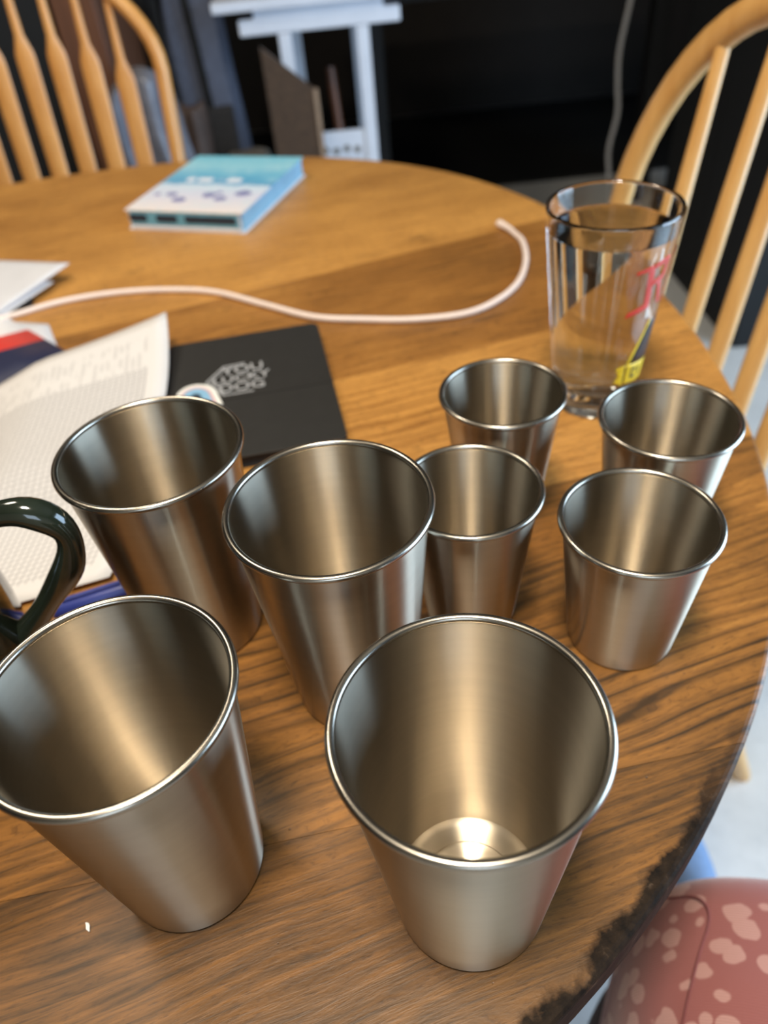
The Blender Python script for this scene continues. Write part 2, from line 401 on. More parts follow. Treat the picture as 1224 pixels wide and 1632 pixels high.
for i in range(len(CUTS)-1):
    g0 = 0.0001 if i == 1 else 0.00003; g1 = 0.0001 if i == 0 else 0.00003
    (n0, dd0), (n1, dd1) = halfplane(CUTS[i]), halfplane(CUTS[i+1])
    P = clip(clip(outline, n0, dd0+g0), (-n1[0], -n1[1]), -(dd1-g1))
    if len(P) < 3: continue
    bm = bmesh.new(); vs = [bm.verts.new((x, y, -0.024)) for x, y in P]; f = bm.faces.new(vs)
    r = bmesh.ops.extrude_face_region(bm, geom=[f]); nv = [v for v in r['geom'] if isinstance(v, bmesh.types.BMVert)]
    bmesh.ops.translate(bm, vec=(0, 0, 0.024), verts=nv)
    rim_e = []
    for e in bm.edges:
        a, b = e.verts
        if a.co.z > -0.001 and b.co.z > -0.001:
            isj = any(abs(a.co.x*n[0]+a.co.y*n[1]-d) < 2e-4 and abs(b.co.x*n[0]+b.co.y*n[1]-d) < 2e-4 for n, d in ((n0, dd0), (n1, dd1)))
            if not isj: rim_e.append(e)
    bmesh.ops.bevel(bm, geom=rim_e, offset=0.0032, segments=3, affect='EDGES', profile=0.5)
    o = from_bm('plank', bm, M_TABLE, table); o['tint'] = tints[i]; o['figure'] = figs[i]
V, F = lathe([(0.40, -0.085), (0.42, -0.085), (0.42, -0.0245), (0.40, -0.0245)], 72, closed=True)
mesh('apron', [(x+TCX, y+TCY, z) for x, y, z in V], F, M_DARKWOOD, table)
V, F = lathe([(0.0, -0.66), (0.075, -0.66), (0.085, -0.55), (0.055, -0.45), (0.075, -0.30), (0.05, -0.16), (0.09, -0.11), (0.12, -0.0855), (0, -0.0855)], 40)
mesh('pedestal', [(x+TCX, y+TCY, z) for x, y, z in V], F, M_DARKWOOD, table)
box('pedestal_plate', (TCX, TCY, -0.055), (0.80, 0.12, 0.06), M_DARKWOOD, table, bevel=0.004)
for k in range(4):
    a = PI/4+k*PI/2; d = Vector((math.cos(a), math.sin(a), 0)); c = Vector((TCX, TCY, 0))
    V, F = tube(catmull([c+d*0.04+Vector((0, 0, -0.56)), c+d*0.14+Vector((0, 0, -0.60)), c+d*0.27+Vector((0, 0, -0.70)), c+d*0.36+Vector((0, 0, -0.728))], 5), [(0.030, 0.03)]*16, 10, ref=(0, 0, 1))
    V = [Vector((v[0], v[1], max(v[2], -0.7495))) for v in V]
    mesh('foot', V, F, M_DARKWOOD, table)

# ------------------------------------------------------------------ steel cups
def cup_meshes(R, r, h):
    t = 0.0008; rr = 0.0017
    rt_ = R-rr*2+0.0011
    prof = [(0.0, 0.0016), (r*0.86, 0.0016), (r*0.90, 0.0), (r-0.0025, 0.0), (r-0.0006, 0.0010), (r, 0.0032)]
    n = 8
    for i in range(1, n+1): prof.append((r+(rt_-r)*i/n, 0.0032+(h-rr-0.0032)*i/n))
    inner = [(rt_-t, h-rr)]
    for i in range(n-1, -1, -1): inner.append((r-t+(rt_-r)*i/n, 0.0045+(h-rr-0.0045)*i/n))
    prof += inner+[(r-t-0.0012, 0.0034), (r-t-0.0035, 0.0028), (r*0.66, 0.0028), (r*0.63, 0.0036), (r*0.59, 0.0036), (r*0.56, 0.0030), (0.0, 0.0030)]
    V, F = lathe(prof, 128)
    ring = []
    for i in range(14):
        a = 2*PI*i/14; ring.append((R-rr+rr*math.cos(a), h-rr+rr*math.sin(a)))
    V2, F2 = lathe(ring, 128, closed=True)
    return (V, F), (V2, F2)
KIND = {0: (0.045, 0.03091, 0.12674), 1: (0.03669, 0.02429, 0.0905), 2: (0.03855, 0.02774, 0.08352)}
NAMES = {0: 'tall_steel_cup', 1: 'small_steel_cup', 2: 'wide_steel_cup'}
proto = {}
CUPS = [
 (0, 0.01909, 0.13266, 'tall steel cup nearest the camera, its bright inner bottom showing'),
 (0, -0.09950, 0.15838, 'tall steel cup in the near left corner, cut by the picture edge'),
 (0, -0.10733, 0.29723, 'tall steel cup standing beside the printed sheet and black notebook'),
 (0, -0.02295, 0.24447, 'tall steel cup in the middle of the group, between notebook and narrow small cup'),
 (1, 0.04321, 0.28657, 'narrow small steel cup just right of the middle tall cup'),
 (1, 0.07471, 0.36892, 'narrow small steel cup farthest back, left of the water glass'),
 (2, 0.16135, 0.33724, 'wide small steel cup farther right, directly in front of the water glass'),
 (2, 0.12019, 0.26019, 'wide small steel cup nearer the camera on the right, its whole side in view'),
]
for k, x, y, lab in CUPS:
    root = tag(empty(NAMES[k], (x, y, TZ), random.uniform(0, 6)), lab, 'cup', 'brushed steel cups on the table')
    if k not in proto:
        (V, F), (V2, F2) = cup_meshes(*KIND[k])
        b = mesh('body', V, F, M_STEEL, root); c = mesh('rim', V2, F2, M_RIM, root); c['label'] = 'rolled polished rim'
        proto[k] = (b, c)
    else:
        for src in proto[k]:
            d = src.copy(); COL.objects.link(d); d.parent = root

# ------------------------------------------------------------------ glass of water
GX, GY, GR, Gr, GH = 0.16630, 0.48265, 0.04343, 0.02842, 0.14659
glass = tag(empty('pint_glass', (GX, GY, TZ)), 'pint glass of water with red lettering behind the steel cups', 'glass')
def grad(z): return Gr+(GR-Gr)*z/GH
th = 0.0026; base_t = 0.017
prof = [(0.0, 0.0035), (Gr-0.008, 0.0025), (Gr-0.003, 0.0), (Gr-0.0008, 0.0006), (grad(0.003), 0.003)]
for z in (0.0036, 0.006): prof.append((grad(z), z))
for i in range(1, 13): prof.append((grad(0.003+(GH-0.0055)*i/12), 0.003+(GH-0.0055)*i/12))
for z in (GH-0.0020, GH-0.0013): prof.append((grad(z)-(0.0 if z < GH-0.0015 else 0.0001), z))
prof += [(GR-0.0006, GH-0.0004), (GR-th*0.5, GH), (GR-th+0.0004, GH-0.0006)]
for z in (GH-0.0014, GH-0.0020): prof.append((grad(z)-th, z))
for i in range(12, -1, -1): prof.append((grad(base_t+0.004+(GH-base_t-0.0075)*i/12)-th, base_t+0.004+(GH-base_t-0.0075)*i/12))
prof += [(grad(base_t+0.0034)-th, base_t+0.0034), (grad(base_t+0.0025)-th-0.0003, base_t+0.0025), (grad(base_t)-th-0.0015, base_t+0.0014), (grad(base_t)-th-0.004, base_t+0.0006), (grad(base_t)*0.5, base_t), (0.0, base_t)]
V, F = lathe(prof, 96); mesh('glass_body', V, F, M_GLASS, glass)
WZ = 0.131; ov = 0.00025
wp = [(0.0, base_t-ov), (grad(base_t)*0.5, base_t-ov), (grad(base_t)-th-0.004+ov, base_t+0.0006-ov), (grad(base_t)-th-0.0015+ov, base_t+0.0014-ov), (grad(base_t+0.0025)-th-0.0003+ov, base_t+0.0025)]
for i in range(0, 11): wp.append((grad(base_t+0.004+(WZ-base_t-0.006)*i/10)-th+ov, base_t+0.004+(WZ-base_t-0.006)*i/10))
wp += [(grad(WZ-0.0010)-th+ov, WZ-0.0010), (grad(WZ)-th+ov, WZ+0.0005), (grad(WZ)-th-0.0006, WZ+0.00012), (grad(WZ)-th-0.0016, WZ), (grad(WZ)-th-0.0026, WZ), (0.0, WZ)]
V, F = lathe(wp, 96); mesh('water', V, F, M_WATER, glass)
def on_glass(a_deg, z, off=0.00025):
    a = math.radians(a_deg); r = grad(z)+off
    return Vector((r*math.cos(a), r*math.sin(a), z))
def patch(name, poly, mat, off=0.00025, n=7, par=None):
    """quad strip patches printed on the glass: poly = list of quads in (angle, z)"""
    V = []; F = []
    for q in poly:
        b = len(V)
        for i in range(n+1):
            for j in range(n+1):
                u, v = i/n, j/n
                a = (q[0][0]*(1-u)+q[1][0]*u)*(1-v)+(q[3][0]*(1-u)+q[2][0]*u)*v
                z = (q[0][1]*(1-u)+q[1][1]*u)*(1-v)+(q[3][1]*(1-u)+q[2][1]*u)*v
                V.append(on_glass(a, z, off))
        for i in range(n):
            for j in range(n):
                k = b+i*(n+1)+j; F.append((k, k+1, k+n+2, k+n+1))
    o = mesh(name, V, F, mat, par or glass, recalc=False)
    sm = o.modifiers.new('thickness', 'SOLIDIFY'); sm.thickness = 0.00012; sm.offset = 1
    return o
def stroke(a0, z0, a1, z1, w, w2=None):
    w2 = w if w2 is None else w2          # angle width in degrees
    return [(a0-w/2, z0), (a0+w/2, z0), (a1+w2/2, z1), (a1-w2/2, z1)]
# letter R (stem, foot serif, bowl, leg) and the letter after it
R_ = [stroke(-63, 0.0885, -67, 0.1185, 7.5, 7), [(-86, 0.0845), (-84, 0.0885), (-62, 0.0935), (-61, 0.0885)],
      [(-83, 0.1150), (-82, 0.1175), (-66, 0.1200), (-65, 0.1165)],
      [(-66, 0.1165), (-65, 0.1200), (-48, 0.1225), (-46, 0.1185)], stroke(-48, 0.1085, -46, 0.1215, 6),
      [(-64, 0.1045), (-62, 0.1085), (-46, 0.1110), (-47, 0.1065)], stroke(-44, 0.0885, -53, 0.1065, 6.5)]
lo = patch('red_lettering', R_, M_RED); lo['label'] = 'red serif letter R'
A_ = [stroke(-30, 0.089, -26, 0.120, 7), [(-36, 0.086), (-35, 0.090), (-18, 0.0915), (-18, 0.0875)], [(-30, 0.117), (-30, 0.121), (-8, 0.1225), (-8, 0.1185)], stroke(-8, 0.106, -7, 0.122, 6), [(-28, 0.103), (-28, 0.107), (-8, 0.1085), (-8, 0.1045)], stroke(-6, 0.089, -14, 0.105, 6)]
patch('red_lettering', A_, M_RED)
for q in ([(-61, 0.0800), (-55, 0.0800), (-58, 0.0900), (-62, 0.0900)], [(-60, 0.1200), (-56, 0.1200), (-58, 0.1290), (-60, 0.1290)]): patch('white_stripe', [q], M_OFFW, 0.0002)
patch('black_panel', [[(-68, 0.0450), (-20, 0.0405), (-10, 0.0760), (-48, 0.0760)]], M_INK, 0.0002)
patch('yellow_edge', [[(-73, 0.0450), (-68, 0.0450), (-48, 0.0770), (-51, 0.0770)]], M_YEL, 0.0002)
ban = patch('yellow_banner', [[(-85, 0.0320), (-80, 0.0375), (-74, 0.0400), (-73, 0.0285)], [(-85, 0.0440), (-80, 0.0375), (-73, 0.0290), (-72, 0.0460)], [(-73, 0.0290), (-30, 0.0270), (-30, 0.0430), (-72, 0.0460)]], M_YEL, 0.0004)
patch('banner_lettering', [stroke(-71.5, 0.030, -71.5, 0.0455, 1.5), stroke(-60, 0.033, -60, 0.041, 2.5), [(-59, 0.0395), (-59, 0.041), (-53, 0.0405), (-53, 0.039)], [(-59, 0.033), (-59, 0.0345), (-53, 0.034), (-53, 0.0325)], stroke(-47, 0.0325, -47, 0.040, 2.5)], M_INK, 0.0006, par=ban)

# ------------------------------------------------------------------ notebook with sticker
NB = math.radians(7)
note = tag(empty('notebook', (-0.0965, 0.532, TZ), NB), 'black softcover notebook with a pale hexagon logo under the sheet', 'notebook')
W2, H2 = 0.066, 0.091
slab('back_cover', rrect(-W2, -H2, W2, H2, 0.007), 0.0, 0.0008, M_NOTE, note)
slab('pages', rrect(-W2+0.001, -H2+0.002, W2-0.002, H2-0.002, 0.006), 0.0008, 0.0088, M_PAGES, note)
fcov = slab('front_cover', rrect(-W2, -H2, W2, H2, 0.007), 0.0088, 0.0104, M_NOTE, note, bevel=0.0005)
box('spine', (-W2-0.0004, 0, 0.0052), (0.0012, 2*H2-0.012, 0.0102), M_NOTE, note)
box('elastic_band', (0.0, -0.010, 0.01062), (2*W2, 0.0055, 0.0004), M_NOTE, note)
def flat_text(txt, size, mat, parent, loc, rz=0, name='lettering', ext=0.0001, shear=0.0):
    cu = bpy.data.curves.new(name, 'FONT'); cu.body = txt; cu.size = size; cu.extrude = ext; cu.align_x = 'CENTER'; cu.align_y = 'CENTER'; cu.shear = shear; cu.offset = size*0.012
    tmp = bpy.data.objects.new('tmp', cu); COL.objects.link(tmp)
    dg = bpy.context.evaluated_depsgraph_get(); me = bpy.data.meshes.new_from_object(tmp.evaluated_get(dg))
    bpy.data.objects.remove(tmp, do_unlink=True)
    me.materials.clear(); me.materials.append(mat)
    o = bpy.data.objects.new(name, me); o.location = loc; o.rotation_euler = (0, 0, rz); return link(o, parent)
LX, LY, LZ = -0.008, 0.018, 0.0105
def hexpt(x, y): return (LX+x, LY+y, LZ)
hx = [(0.011, -0.0235), (-0.013, -0.0235), (-0.0265, -0.0005), (-0.0115, 0.0205), (0.006, 0.0215)]
V, F = tube([hexpt(*p) for p in hx], [(0.0001, 0.0011)]*len(hx), 6, ref=(0, 0, 1)); lg = mesh('logo_outline', V, F, M_LOGO, fcov, smooth=False)
hx2 = [(x*0.86, y*0.86) for x, y in hx[1:]]
V, F = tube([hexpt(*p) for p in hx2], [(0.0001, 0.0006)]*len(hx2), 6, ref=(0, 0, 1)); mesh('logo_outline', V, F, M_LOGO, fcov, smooth=False)
flat_text('YOU', 0.0165, M_LOGO, fcov, (LX+0.004, LY+0.0125, LZ), 0.05, 'logo_lettering')
flat_text('LUCKY', 0.0150, M_LOGO, fcov, (LX+0.002, LY-0.0010, LZ), 0.02, 'logo_lettering')
flat_text('DOG', 0.0165, M_LOGO, fcov, (LX+0.002, LY-0.0145, LZ), 0.0, 'logo_lettering')
# rounded sticker lying on the notebook
stk = tag(empty('sticker', (-0.1385, 0.524, TZ+0.0106), math.radians(20)), 'small arched white sticker with blue centre on the black notebook', 'sticker')
def arch(w_, h_, k=18):
    pts = [(-w_, -h_*0.5)]
    for i in range(k+1):
        a = PI-PI*i/k; pts.append((w_*math.cos(a), h_*0.5*math.sin(a)*1.0))
    pts.append((w_, -h_*0.5)); return pts
slab('backing', arch(0.0165, 0.040), 0.0, 0.0004, M_STW, stk)
slab('outer_band', arch(0.0130, 0.032), 0.0004, 0.0006, M_STP, stk)
slab('inner_band', arch(0.0105, 0.026), 0.0006, 0.0008, M_STB, stk)
slab('centre', arch(0.0038, 0.010), 0.0008, 0.0010, M_STN, stk)

# ------------------------------------------------------------------ paperback
bk = tag(empty('paperback_book', (-0.1630, 1.0000, TZ), math.radians(-20.5)), 'light blue and white book lying on the far side of the table', 'book')
BW, BH, BT = 0.0765, 0.0975, 0.0235
def cover_mat():
    t = NT('book_cover'); o = t.obj(); sx = t.n('ShaderNodeSeparateXYZ'); t.l(o, sx.inputs[0])
    n = t.noise(o, 30, 5, 0.6); y = t.math('ADD', sx.outputs[1], t.math('MULTIPLY', t.math('SUBTRACT', n, 0.5), 0.03))
    c = t.ramp(t.math('ADD', t.math('MULTIPLY', y, 5.0), 0.5), [(0.0, s2l((236, 226, 222))), (0.28, s2l((214, 216, 234))), (0.44, s2l((206, 224, 240))), (0.47, s2l((84, 158, 202))), (0.62, s2l((112, 184, 216))), (0.8, s2l((150, 208, 226))), (1.0, s2l((120, 196, 220)))])
    mot = t.ramp(t.noise(o, 70, 4, 0.7), [(0.52, (0,)*3), (0.66, (0.7,)*3)])
    c = t.mix(t.math('MULTIPLY', mot, 0.6), c, s2l((196, 226, 236)))
    t.col(c); t.set(Roughness=0.35); return t.m
M_COVER = cover_mat()
M_SPINE = plain('book_spine_teal', (104, 168, 194), 0.4, 0.12, 60)
M_BLOT = plain('book_print_violet', (120, 122, 170), 0.5, 0.1, 60)
M_BWHITE = plain('book_white', (226, 230, 240), 0.45, 0.04, 60)
box('back_cover', (0, 0, 0.0006), (2*BW, 2*BH, 0.0012), M_BWHITE, bk)
box('pages', (-0.0015, 0.001, BT/2), (2*BW-0.006, 2*BH-0.004, BT-0.003), M_BWHITE, bk)
box('fore_edge', (BW-0.0030, 0.001, BT/2), (0.0012, 2*BH-0.006, BT-0.0035), plain('book_edge_blue', (140, 196, 228), 0.45, 0.10, 40), bk)
bcov = box('front_cover', (0, 0, BT-0.0007), (2*BW, 2*BH, 0.0014), M_COVER, bk)
bspine = box('spine', (0, -BH+0.0006, BT/2), (2*BW-0.012, 0.0012, BT-0.0026), M_SPINE, bk)
box('spine', (0, -BH+0.0004, 0.0036), (2*BW-0.012, 0.0016, 0.0048), M_BWHITE, bk)
for i, (px, ww) in enumerate(((-0.060, 0.012), (-0.022, 0.014), (0.014, 0.012), (0.046, 0.022))):
    slab('spine_lettering', rrect(-ww, -0.0042, ww, 0.0042, 0.003), 0, 0.0004, M_STN, bspine, loc=(px, -BH-0.0001, 0.0145)).rotation_euler = (PI/2, 0, 0)
for (px, py, r_) in ((-0.040, -0.045, 0.008), (-0.022, -0.062, 0.010), (0.010, -0.044, 0.010), (0.030, -0.055, 0.009), (0.052, -0.036, 0.011), (0.020, -0.036, 0.005), (-0.060, -0.046, 0.005)):
    pts = [(r_*(0.8+0.3*random.random())*math.cos(2*PI*k/12), 0.8*r_*(0.8+0.3*random.random())*math.sin(2*PI*k/12)) for k in range(12)]
    slab('cover_figure', pts, 0, 0.0002, M_BLOT, bcov, loc=(px, py, BT))
for (px, ww) in ((-0.020, 0.010), (0.002, 0.007), (0.020, 0.010), (-0.040, 0.006)):
    slab('cover_lettering', rrect(-ww, -0.007, ww, 0.007, 0.004), 0, 0.0002, M_STB if ww == 0.007 else M_BWHITE, bcov, loc=(px, 0.006, BT))

# ------------------------------------------------------------------ cables
def on_t(pts, z=0.003): return [(x, y, z) for x, y in pts]
cpts = on_t([(-0.47, 0.63), (-0.40, 0.70), (-0.342, 0.728), (-0.302, 0.746), (-0.252, 0.753), (-0.200, 0.748), (-0.147, 0.731), (-0.095, 0.692), (-0.046, 0.655), (0.0, 0.640), (0.045, 0.630), (0.091, 0.631), (0.123, 0.649), (0.150, 0.682), (0.167, 0.728), (0.173, 0.774), (0.168, 0.803)])
cab = tag(empty('charging_cable', (0, 0, TZ)), 'thick white cable winding across the table top', 'cable')
V, F = tube(catmull(cpts, 8), 0.0030, 12); mesh('cord', V, F, M_CABLE, cab)
pl = catmull([(0.168, 0.803, 0.0032), (0.165, 0.812, 0.0036), (0.160, 0.821, 0.0042), (0.1575, 0.826, 0.0043)], 3)
V, F = tube(pl, [0.0030, 0.0031, 0.0032, 0.0033, 0.0035, 0.0037, 0.0040, 0.0042, 0.0043, 0.0038], 14); e = mesh('connector', V, F, M_CABLE, cab)
hc = tag(empty('hanging_cord', (0, 2.2, 0)), 'grey cord hanging down in the dark behind the glass', 'cable')
V, F = tube(catmull([(0.748, 0, 1.6), (0.742, 0, 1.1), (0.737, 0, 0.80), (0.735, 0, 0.724), (0.722, 0, 0.62), (0.726, 0, 0.546), (0.735, 0, 0.469), (0.722, 0, 0.38), (0.730, 0, 0.307), (0.733, 0, 0.20), (0.728, 0, 0.02)], 6), 0.0062, 10); mesh('cord', V, F, M_CORD, hc)
V, F = lathe([(0, 0), (0.013, 0), (0.013, 0.04), (0.007, 0.055), (0, 0.055)], 16); mesh('plug', V, F, M_CORD, hc, loc=(0.728, 0, 0.0))

# ------------------------------------------------------------------ papers on the left
def sheet(name, TL, TR_, BR, BL, zf, mat, label, cat='paper', nu=24, nv=24, bow=0.0, thick=0.00025):
    V = []; F = []; UV = []
    for j in range(nv+1):
        for i in range(nu+1):
            u, v = i/nu, j/nv
            x = (BL[0]*(1-u)+BR[0]*u)*(1-v)+(TL[0]*(1-u)+TR_[0]*u)*v
            y = (BL[1]*(1-u)+BR[1]*u)*(1-v)+(TL[1]*(1-u)+TR_[1]*u)*v
            x += bow*4*v*(1-v)*u
            V.append((x, y, zf(u, v))); UV.append((u, v))
    for j in range(nv):
        for i in range(nu):
            k = j*(nu+1)+i; F.append((k, k+1, k+nu+2, k+nu+1))
    o = mesh(name, V, F, mat, None, (0, 0, TZ), recalc=False)
    uvl = o.data.uv_layers.new(name='UVMap')
    for lp in o.data.loops: uvl.data[lp.index].uv = UV[lp.vertex_index]
    s_ = o.modifiers.new('thickness', 'SOLIDIFY'); s_.thickness = thick; s_.offset = 1
    return tag(o, label, cat)
def news_mat():
    t = NT('printed_sheet'); uv = t.n('ShaderNodeTexCoord').outputs['UV']
    s_ = t.n('ShaderNodeSeparateXYZ'); t.l(uv, s_.inputs[0]); u, v = s_.outputs[0], s_.outputs[1]
    def lines(x, k, wd): return t.math('LESS_THAN', t.math('FRACT', t.math('MULTIPLY', x, k)), wd)
    gu = lines(u, 66, 0.20); gv = lines(v, 62, 0.20)
    grid = t.math('MAXIMUM', gu, gv)
    # inner printed area
    ins = t.math('MULTIPLY', t.math('MULTIPLY', t.math('LESS_THAN', u, 0.945), t.math('GREATER_THAN', v, 0.055)), t.math('LESS_THAN', v, 0.93))
    head = t.math('GREATER_THAN', v, 0.78)
    txt = t.math('MULTIPLY', lines(u, 60, 0.55), t.math('GREATER_THAN', t.noise(t.map(uv, scale=(50, 14, 1)), 1.0, 3), 0.50))
    body = t.noise(t.map(uv, scale=(240, 240, 1)), 1.0, 2)
    mid = t.math('MULTIPLY', t.math('GREATER_THAN', v, 0.30), t.math('GREATER_THAN', body, 0.50))
    g2 = t.math('MAXIMUM', t.math('MULTIPLY', grid, 0.50), t.math('MULTIPLY', mid, 0.30))
    hh = t.math('MULTIPLY', txt, 0.24)
    a = t.math('ADD', t.math('MULTIPLY', head, hh), t.math('MULTIPLY', t.math('SUBTRACT', 1.0, head), g2))
    t.col(t.mix(t.math('MULTIPLY', a, ins), s2l((212, 208, 206)), s2l((112, 110, 114))))
    t.set(Roughness=0.85); return t.m
M_NEWS = news_mat()
def zf_news(u, v):
    c = max(0, u-0.45)/0.55*max(0, v-0.55)/0.45
    d = max(0, u-0.5)/0.5*max(0, 0.5-v)
    nb = 0.012*max(0.0, min(1.0, (u-0.50)/0.14))*max(0.0, min(1.0, (v-0.30)/0.15))
    return 0.0035+0.018*c*c+max(nb, 0.0)+0.002*math.sin(7*u+3*v)*0.5+0.001
sheet('printed_sheet', (-0.47, 0.532), (-0.172, 0.632), (-0.172, 0.338), (-0.455, 0.268), zf_news, M_NEWS, 'large printed sheet with a fine grid, its corner curled up, beside a tall cup', 'paper', bow=0.012)
def flyer_mat():
    t = NT('flyer_print'); uv = t.n('ShaderNodeTexCoord').outputs['UV']
    s_ = t.n('ShaderNodeSeparateXYZ'); t.l(uv, s_.inputs[0]); u, v = s_.outputs[0], s_.outputs[1]
    k = t.math('ADD', u, t.math('MULTIPLY', v, -0.30))
    c = t.ramp(k, [(0.0, s2l((40, 44, 70))), (0.30, s2l((40, 44, 70))), (0.301, s2l((206, 62, 54))), (0.46, s2l((222, 72, 62))), (0.461, s2l((236, 232, 230)))], 'CONSTANT')
    low = t.math('MULTIPLY', t.math('GREATER_THAN', v, 0.46), t.math('LESS_THAN', k, 0.22))
    c = t.mix(low, c, s2l((196, 206, 228)))
    low2 = t.math('MULTIPLY', t.math('GREATER_THAN', v, 0.60), t.math('LESS_THAN', k, 0.16))
    c = t.mix(low2, c, s2l((214, 96, 88)))
    mk = t.math('MULTIPLY', t.math('LESS_THAN', t.math('ABSOLUTE', t.math('SUBTRACT', k, 0.66)), 0.05), t.math('GREATER_THAN', t.noise(t.map(uv, scale=(20, 30, 1)), 1.0, 1), 0.48))
    c = t.mix(t.math('MULTIPLY', mk, t.math('GREATER_THAN', v, 0.25)), c, s2l((214, 76, 66)))
    t.col(c); t.set(Roughness=0.4); return t.m
tip = Vector((-0.256, 0.622)); d1 = Vector((-0.69, 0.724)); d2 = Vector((-0.724, -0.69))
def P2(v): return (v.x, v.y)
# u runs from the tip along d1, v along d2
sheet('flyer', P2(tip+d2*0.15), P2(tip+d1*0.21+d2*0.15), P2(tip+d1*0.21), P2(tip), lambda u, v: 0.0022, flyer_mat(), 'glossy navy, red and white flyer half under the printed sheet', 'flyer', 4, 4)
sheet('note_paper', (-0.40, 0.735), (-0.306, 0.702), (-0.286, 0.655), (-0.37, 0.63), lambda u, v: 0.0008+0.0*u, M_PAPER, 'small white paper corner showing behind the navy and red flyer', 'paper', 6, 6)
sheet('letter_sheet', (-0.52, 0.90), (-0.304, 0.806), (-0.36, 0.722), (-0.55, 0.735), lambda u, v: 0.0075+0.010*u*v, M_PAPER, 'white paper lying uppermost at the far left edge of the picture', 'paper', 16, 16)
sheet('folded_letter', (-0.52, 0.86), (-0.318, 0.782), (-0.352, 0.722), (-0.53, 0.71), lambda u, v: 0.0062+0.003*u*v, M_PAPER, 'white folded paper just beneath the uppermost far left sheet', 'paper', 10, 10)
slab('black_slab', rrect(-0.075, -0.036, 0.075, 0.036, 0.008), 0.0, 0.005, M_BLACK, None, loc=(-0.415, 0.755, TZ), bevel=0.001, rz=math.radians(20))  # plain flat black slab beneath the papers
tag(bpy.data.objects['black_slab'], 'flat black slab under the white papers at the left', 'black_slab')

# pen
pen = tag(empty('pen', (-0.138, 0.333, TZ+0.0056), math.radians(17.6)), 'blue pen lying between the mug handle and a tall cup', 'pen')
V, F = lathe([(0, -0.068), (0.0012, -0.066), (0.0042, -0.052), (0.0054, -0.050), (0.0054, 0.012), (0, 0.012)], 20); b = mesh('barrel', V, F, M_PEN, pen); b.rotation_euler = (0, -PI/2, 0)
V, F = lathe([(0, 0.010), (0.0056, 0.010), (0.0056, 0.062), (0.004, 0.066), (0, 0.066)], 20); b = mesh('cap', V, F, M_PEN, pen); b.rotation_euler = (0, -PI/2, 0)
box('clip', (-0.040, 0, 0.0066), (0.038, 0.0026, 0.0012), M_PEN, pen, bevel=0.0003)

# ------------------------------------------------------------------ mug on the left
MX, MY = -0.243, 0.245
mug = tag(empty('mug', (MX, MY, TZ)), 'glossy dark green stoneware mug with a big loop handle, mostly out of view', 'mug')
mp = [(0.0, 0.0), (0.042, 0.0), (0.048, 0.004), (0.057, 0.022), (0.061, 0.05), (0.060, 0.082), (0.052, 0.108), (0.047, 0.125), (0.048, 0.142), (0.0465, 0.145), (0.044, 0.142), (0.043, 0.125), (0.048, 0.108), (0.056, 0.082), (0.056, 0.05), (0.052, 0.022), (0.040, 0.008), (0.0, 0.007)]
V, F = lathe([(max(0, p.x), p.y) for p in catmull([(a, b, 0) for a, b in mp], 3)], 64); mesh('body', V, F, M_MUG, mug)
V, F = lathe([(0.0425, 0.0001), (0.0487, 0.0036), (0.0570, 0.021), (0.0588, 0.0275), (0.0602, 0.0275), (0.0582, 0.0205), (0.0495, 0.0030), (0.0435, 0.0001)], 64, closed=True); mesh('foot_band', V, F, M_MUGB, mug)
hp = [(-0.198, 0.25, 0.108), (-0.1785, 0.253, 0.1262), (-0.1547, 0.255, 0.1300), (-0.1402, 0.255, 0.1185), (-0.1437, 0.255, 0.0990), (-0.1600, 0.255, 0.0775), (-0.1798, 0.255, 0.0552), (-0.194, 0.252, 0.046)]
hp = [(x-MX, y-MY, z) for x, y, z in hp]
hq = catmull(hp, 6)
V, F = tube(hq, [0.0064+0.0008*math.sin(i*0.55) for i in range(len(hq))], 16); mesh('handle', V, F, M_MUG, mug)

